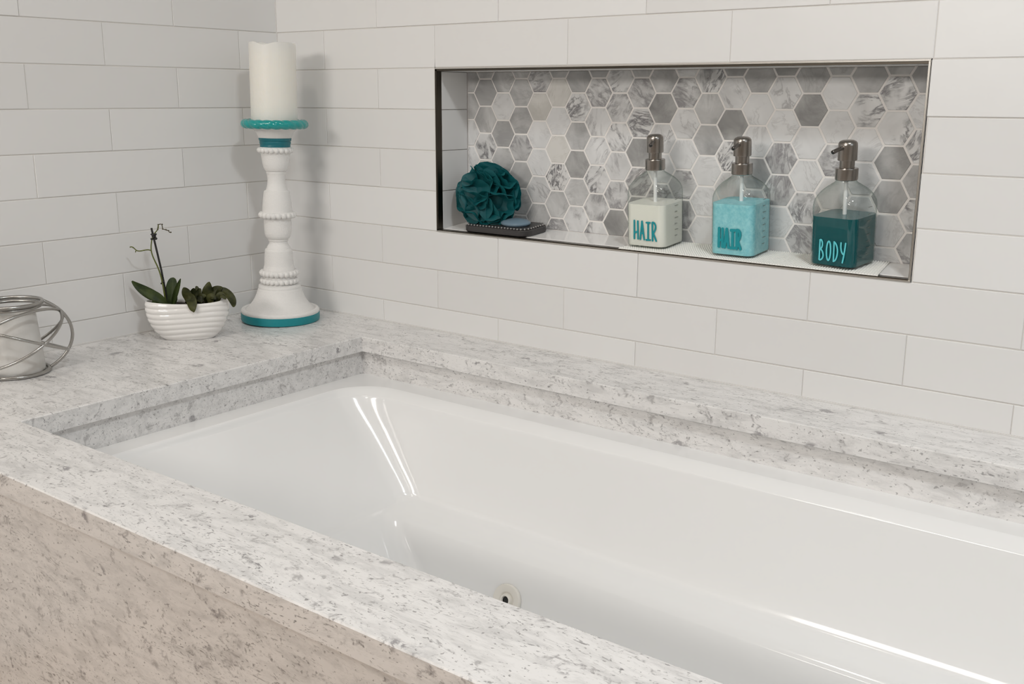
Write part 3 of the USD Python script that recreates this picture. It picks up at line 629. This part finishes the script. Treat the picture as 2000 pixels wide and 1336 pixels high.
# ------------------------------------------------------------------ planter with orchid and trailing plant
PA = math.radians(49)
PX, PY = .1095, -.3450
pl = thing('potted_plants', 'white oval ribbed ceramic planter with a staked orchid and a droopy leaved plant', 'plant', (PX, PY, ZD), PA)
def pot():
    n = 160; th = np.linspace(0, 2*PI, n, endpoint=False); L = []
    def loop(a, b, z, p=2.35):
        c, s = np.cos(th), np.sin(th); return np.stack([a*np.sign(c)*np.abs(c)**(2/p), b*np.sign(s)*np.abs(s)**(2/p), z], 1)
    H = .074
    prof = PchipInterpolator([0, .004, .010, .023, .043, .061, .074], [.0465, .0515, .0575, .0672, .0755, .0780, .0770])
    for t in np.linspace(0, 1, 70):
        z0 = H*t; wave = .0028*np.sin(2*th+.9)+.0016*np.sin(th+2.2); k = t**.7*np.clip((z0-.004)/.01, 0, 1)
        z = z0+wave*t
        rib = .0016*(np.abs(np.sin(PI*(z0/.0105+.95*np.sin(2*th+.4)*.45+.35*np.sin(th+1.1))))**1.0-.45)*np.clip(z0/.006, 0, 1)*np.clip((H-z0)/.003, 0, 1)
        a = prof(z0)
        L.append(loop(a, a*.50, z)*np.stack([1+rib/a, 1+rib/(a*.5), np.ones(n)], 1))
    wave = .0028*np.sin(2*th+.9)+.0016*np.sin(th+2.2)
    L.append(loop(.0755, .0370, H+.0008+wave)); L.append(loop(.0738, .0352, H+wave)); L.append(loop(.0725, .0340, H-.004+wave)); L.append(loop(.070, .032, np.full(n, .052))); L.append(loop(.066, .029, np.full(n, .047)))
    return loft(L)
obj(pl, 'pot', pot(), 'glaze_white', smooth=True)
def soil():
    n = 60; th = np.linspace(0, 2*PI, n, endpoint=False); L = []
    for s in np.linspace(1, .02, 14):
        x, y = .0722*s*np.sign(np.cos(th))*np.abs(np.cos(th))**.85, .0335*s*np.sign(np.sin(th))*np.abs(np.sin(th))**.85
        L.append(np.stack([x, y, .0650+.0035*(meshkit.fbm(np.stack([x*60, y*60, x*0], 1), 3, 3)-.5)*2], 1))
    return loft(L[:1]+L, False, True)
obj(pl, 'soil', soil(), 'soil', smooth=True)
# local frame of the plants: u across, v towards the wall, w up (measured across the view, then turned)
oa = math.radians(37.5)-PA
def uvw(u, v, w): return np.array([u*math.cos(oa)-v*math.sin(oa), u*math.sin(oa)+v*math.cos(oa), w+3])/1000
stk = obj(pl, 'stake', tube([uvw(-37, 2, 52), uvw(-46, 1, 130), uvw(-58.5, 0, 211)], .0019, 10), 'stake_black', smooth=True)
obj(stk, 'clip', cat([ball(.0042, uvw(-55, 0, 196), 2, (1, .9, 1.25)), ball(.0024, uvw(-59, -1, 190), 2), ball(.0026, uvw(-51, -1, 191), 2), trimesh.Trimesh(*(lambda t: (t.vertices, t.faces))(trimesh.creation.torus(.0045, .0014, 24, 8).apply_translation(uvw(-55, 0, 199))))]), 'stake_black', smooth=True)
obj(stk, 'clip', cat([ball(.0026, uvw(-44.5, -1, 107), 2), ball(.0018, uvw(-47, -1, 104), 2)]), 'stake_black', smooth=True)
st = spline([uvw(-40, -1, 60), uvw(-44, -2, 100), uvw(-51, -3, 136), uvw(-61, -3, 168), uvw(-59.5, -2, 185), uvw(-55, -1, 198), uvw(-47, 0, 208), uvw(-45, 0, 217)], 60)
fst = obj(pl, 'flower_stem', tube(st, .0014, 8, radii=np.linspace(.0017, .0009, 60)), 'stem_green', smooth=True)
obj(fst, 'stem_tip', cat([tube([uvw(-47, 0, 208), uvw(-45, 0, 217), uvw(-41.5, 0, 218.5), uvw(-38, 0, 218), uvw(-37, 0, 209), uvw(-31, 0, 207.5), uvw(-26, 0, 206), uvw(-25, 0, 203), uvw(-22, 0, 203)], .0009, 7)]+[ball(.0014, uvw(*p), 1) for p in ((-45, 0, 217.5), (-37.5, 0, 218), (-37, 0, 209), (-31, 0, 208), (-26, 0, 206), (-22, 0, 203), (-46.5, 0, 208))]), 'bud_brown', smooth=True)
obj(fst, 'side_shoot', cat([tube(spline([uvw(-61.5, -3, 168), uvw(-73, -4, 169), uvw(-89, -5, 169), uvw(-94, -5, 174), uvw(-100, -5, 175)], 24), .0011, 8), tube([uvw(-89, -5, 169), uvw(-91, -5, 165)], .0009, 6), ball(.0014, uvw(-94.5, -5, 174), 1), ball(.0012, uvw(-100, -5, 175), 1)]), 'stem_green', smooth=True)
def leaf(path, width, up, fold=.25, tipw=1.0, ripple=0.0, n=30, m=9, seed=0, shape_='strap'):
    """path: 3+ points base to tip; up: rough surface normal; returns a thin solid leaf"""
    C = spline([uvw(*p) for p in path], n); Tn = np.gradient(C, axis=0); Tn /= np.linalg.norm(Tn, axis=1, keepdims=True)
    upv = (uvw(*up)-uvw(0, 0, 0))*1000; S = np.cross(Tn, upv); S /= np.linalg.norm(S, axis=1, keepdims=True); N = np.cross(S, Tn)
    t = np.linspace(0, 1, n)
    if shape_ == 'strap': wd = (np.clip(t/.25, 0, 1)**.6*.75+.25)*np.sqrt(np.clip(1-t**4, 0, 1))
    elif shape_ == 'lance': wd = np.sin(PI*np.clip(t*.93+.05, 0, 1))**.75
    else: wd = np.sin(PI*np.clip(t*.95+.045, 0, 1))**.5
    wd = wd*width/2000
    s = np.linspace(-1, 1, m); r_ = np.random.default_rng(seed); ph = r_.uniform(0, 6.28)
    G = C[:, None]+S[:, None]*(s[None, :, None]*wd[:, None, None])+N[:, None]*((np.abs(s)[None, :, None]*fold*wd[:, None, None])+ripple/1000*(s**2)[None, :, None]*np.sin(t*9+ph)[:, None, None]*np.sign(s+.01)[None, :, None])
    N_ = np.repeat(N[:, None], m, 1); top, bot = (G+N_*.0004).reshape(-1, 3), (G-N_*.0004).reshape(-1, 3)
    idx = np.arange(n*m).reshape(n, m); a, b, c, d = idx[:-1, :-1].ravel(), idx[1:, :-1].ravel(), idx[1:, 1:].ravel(), idx[:-1, 1:].ravel(); K = n*m
    f = [np.stack([a, b, c], 1), np.stack([a, c, d], 1), np.stack([a+K, c+K, b+K], 1), np.stack([a+K, d+K, c+K], 1)]
    rim = np.concatenate([idx[:, 0], idx[-1, 1:], idx[-2::-1, -1], idx[0, -2:0:-1]]); r2 = np.roll(rim, -1)
    f += [np.stack([rim, r2, r2+K], 1), np.stack([rim, r2+K, rim+K], 1)]
    return trimesh.Trimesh(np.vstack([top, bot]), np.vstack(f), process=False)
for path, wd, up, fold, sh in (
    ([(-38, 6, 60), (-66, 10, 76), (-90, 10, 91), (-107, 8, 107)], 21, (-.30, -.75, .60), .18, 'lance'),
    ([(-37, -6, 62), (-54, -10, 78), (-72, -12, 88), (-86, -14, 95)], 19, (-.20, -.80, .55), .2, 'lance'),
    ([(-32, 2, 58), (-31, 5, 82), (-30, 10, 100), (-29, 16, 113)], 24, (.1, -1, .25), .3, 'strap'),
    ([(-29, -2, 60), (-22, -3, 82), (-15, -3, 100), (-9, -3, 114)], 10, (.5, -.85, .1), .3, 'lance'),
    ([(-42, -8, 60), (-52, -16, 68), (-62, -20, 71)], 13, (-.1, -.5, .9), .25, 'lance')):
    obj(pl, 'leaf', leaf(path, wd, up, fold, seed=len(used), shape_=sh), 'orchid_leaf', smooth=True)
for i, (path, wd, up, rip) in enumerate((
    ([(8, 2, 62), (2, -2, 82), (-4, -4, 97)], 19, (-.1, -1, .5), 2.0),
    ([(12, 4, 64), (12, 2, 84), (14, 0, 95)], 15, (.3, -1, .4), 1.5),
    ([(6, -14, 68), (16, -26, 78), (21, -37, 70), (23, -40, 56)], 19, (.1, -1, .35), 2.5),
    ([(2, -12, 66), (10, -24, 77), (15, -30, 72)], 16, (-.3, -.8, .6), 2.0),
    ([(38, 4, 62), (41, 2, 86), (45, 2, 107)], 22, (-.1, -1, .3), 2.5),
    ([(44, 2, 68), (56, 0, 88), (70, 2, 96)], 20, (.1, -.9, .6), 2.5),
    ([(58, 0, 68), (74, -4, 89), (86, -8, 80), (91, -10, 60)], 17, (.5, -.8, .4), 2.0),
    ([(60, -6, 66), (70, -12, 84), (79, -14, 76)], 13, (.4, -.8, .5), 1.5),
    ([(24, 0, 62), (24, -2, 84), (27, -2, 95)], 14, (0, -1, .3), 1.5),
    ([(28, -8, 64), (34, -14, 80), (42, -16, 82)], 16, (.1, -.9, .5), 2.0),
    ([(18, -8, 64), (26, -14, 77), (34, -20, 70)], 17, (.1, -.8, .6), 2.0),
    ([(48, -8, 64), (52, -12, 80), (60, -14, 76)], 15, (.2, -.9, .5), 2.0),
    ([(20, 8, 62), (18, 10, 90), (16, 12, 97)], 12, (0, -1, .2), 1.0),
    ([(52, 6, 64), (58, 8, 84), (66, 8, 90)], 16, (0, -1, .4), 1.5))):
    obj(pl, 'curly_leaf', leaf(path, wd, up, .2, ripple=rip, seed=i, shape_='oval', n=24, m=9), 'ivy_leaf', smooth=True)
for p in ([(8, 0, 56), (9, 0, 64), (12, 0, 80)], [(40, 2, 56), (42, 2, 70), (46, 2, 88)], [(56, 0, 56), (60, -2, 72), (72, -4, 88)]):
    obj(pl, 'stem', tube(spline([uvw(*q_) for q_ in p], 14), .0011, 7), 'bud_brown', smooth=True)

# ------------------------------------------------------------------ wire ball candle holder at the left edge
LX, LY = .1015, -.686
ln_ = thing('wire_candle_holder', 'silver wire ball candle holder with crossing hoops, at the far left of the deck', 'candle holder', (LX, LY, ZD))
SR, SH_, SZ = .0935, .0705, .0625                      # slightly flattened ball
va = math.radians(64)
def sph(az, el): return np.array([SR*math.cos(el)*math.cos(az+va), SR*math.cos(el)*math.sin(az+va), SZ+SH_*math.sin(el)])
def hoop_circle(peak_az, tilt, n=120):
    a = np.linspace(0, 2*PI, n, endpoint=False)
    e1 = np.array([math.cos(peak_az+va)*math.cos(tilt), math.sin(peak_az+va)*math.cos(tilt), math.sin(tilt)]); e2 = np.array([-math.sin(peak_az+va), math.cos(peak_az+va), 0])
    return np.array([0, 0, SZ])+(np.cos(a)[:, None]*e1+np.sin(a)[:, None]*e2)*np.array([SR-.001, SR-.001, SH_-.001])
WR = .0025
for pk, ti in ((-51.5, 47), (30, 37.5), (-151.6, 28)):
    obj(ln_, 'hoop', tube(hoop_circle(math.radians(pk), math.radians(ti)), WR, 10, True), 'silver_wire', smooth=True)
EL1, EL0 = math.acos(.0515/SR), -math.acos(.0520/SR)
for az in (0, 120, 240):
    obj(ln_, 'rib', tube([sph(math.radians(az), e) for e in np.linspace(EL0, EL1, 40)], WR*1.1, 10), 'silver_wire', smooth=True)
a = np.linspace(0, 2*PI, 96, endpoint=False)
ring = lambda r, z: np.stack([r*np.cos(a), r*np.sin(a), np.full(96, z)], 1)
obj(ln_, 'top_ring', tube(ring(.0515, .1210), .0034, 12, True), 'silver_wire', smooth=True)
obj(ln_, 'top_ring', tube(ring(.0485, .1150), .0028, 12, True), 'silver_wire', smooth=True)
obj(ln_, 'base_ring', tube(ring(.0525, .0036), .0034, 12, True), 'silver_wire', smooth=True)
obj(ln_, 'base_plate', lathe(mm([(.5, 1.0), (50, 1.0), (50, 3.0), (.5, 3.0)]), 64), 'silver_wire')
cupg = lathe(mm([(.5, 3.2), (44, 3.2), (46.6, 5), (46.8, 9), (39.4, 105.5), (38.8, 107), (37.4, 107), (36.6, 105.5), (43, 12), (.5, 9)]), 96)
gc = thing('candle_cup', 'frosted pale glass cup standing inside the silver wire ball', 'cup', (LX, LY, ZD+.0002))
obj(gc, 'cup_wall', cupg, 'frosted_cup', smooth=35)

# ------------------------------------------------------------------ ceiling lamps and vanity lamp (bodies of the lights above)
plain('lamp_white', (.8, .8, .78), .4)
for (x, y), where in zip(DOWN, ('before the head of the tub', 'before the tap end of the tub', 'near the wall behind the viewer')):
    d = thing('downlight', 'round recessed ceiling downlight '+where, 'ceiling light', (x, y, ROOM_Z), group='recessed ceiling downlights')
    obj(d, 'bezel', tube(np.stack([.128*np.cos(a), .128*np.sin(a), np.full(96, -.004)], 1), .006, 10, True), 'lamp_white', smooth=True)
v_ = thing('vanity_lamp', 'wide flat mirror lamp on the wall behind the viewer', 'lamp', (.62, ROOM_Y, 1.80))
obj(v_, 'back_plate', box(-.54, .54, .0005, .06, -.25, .25), 'trim_bright')
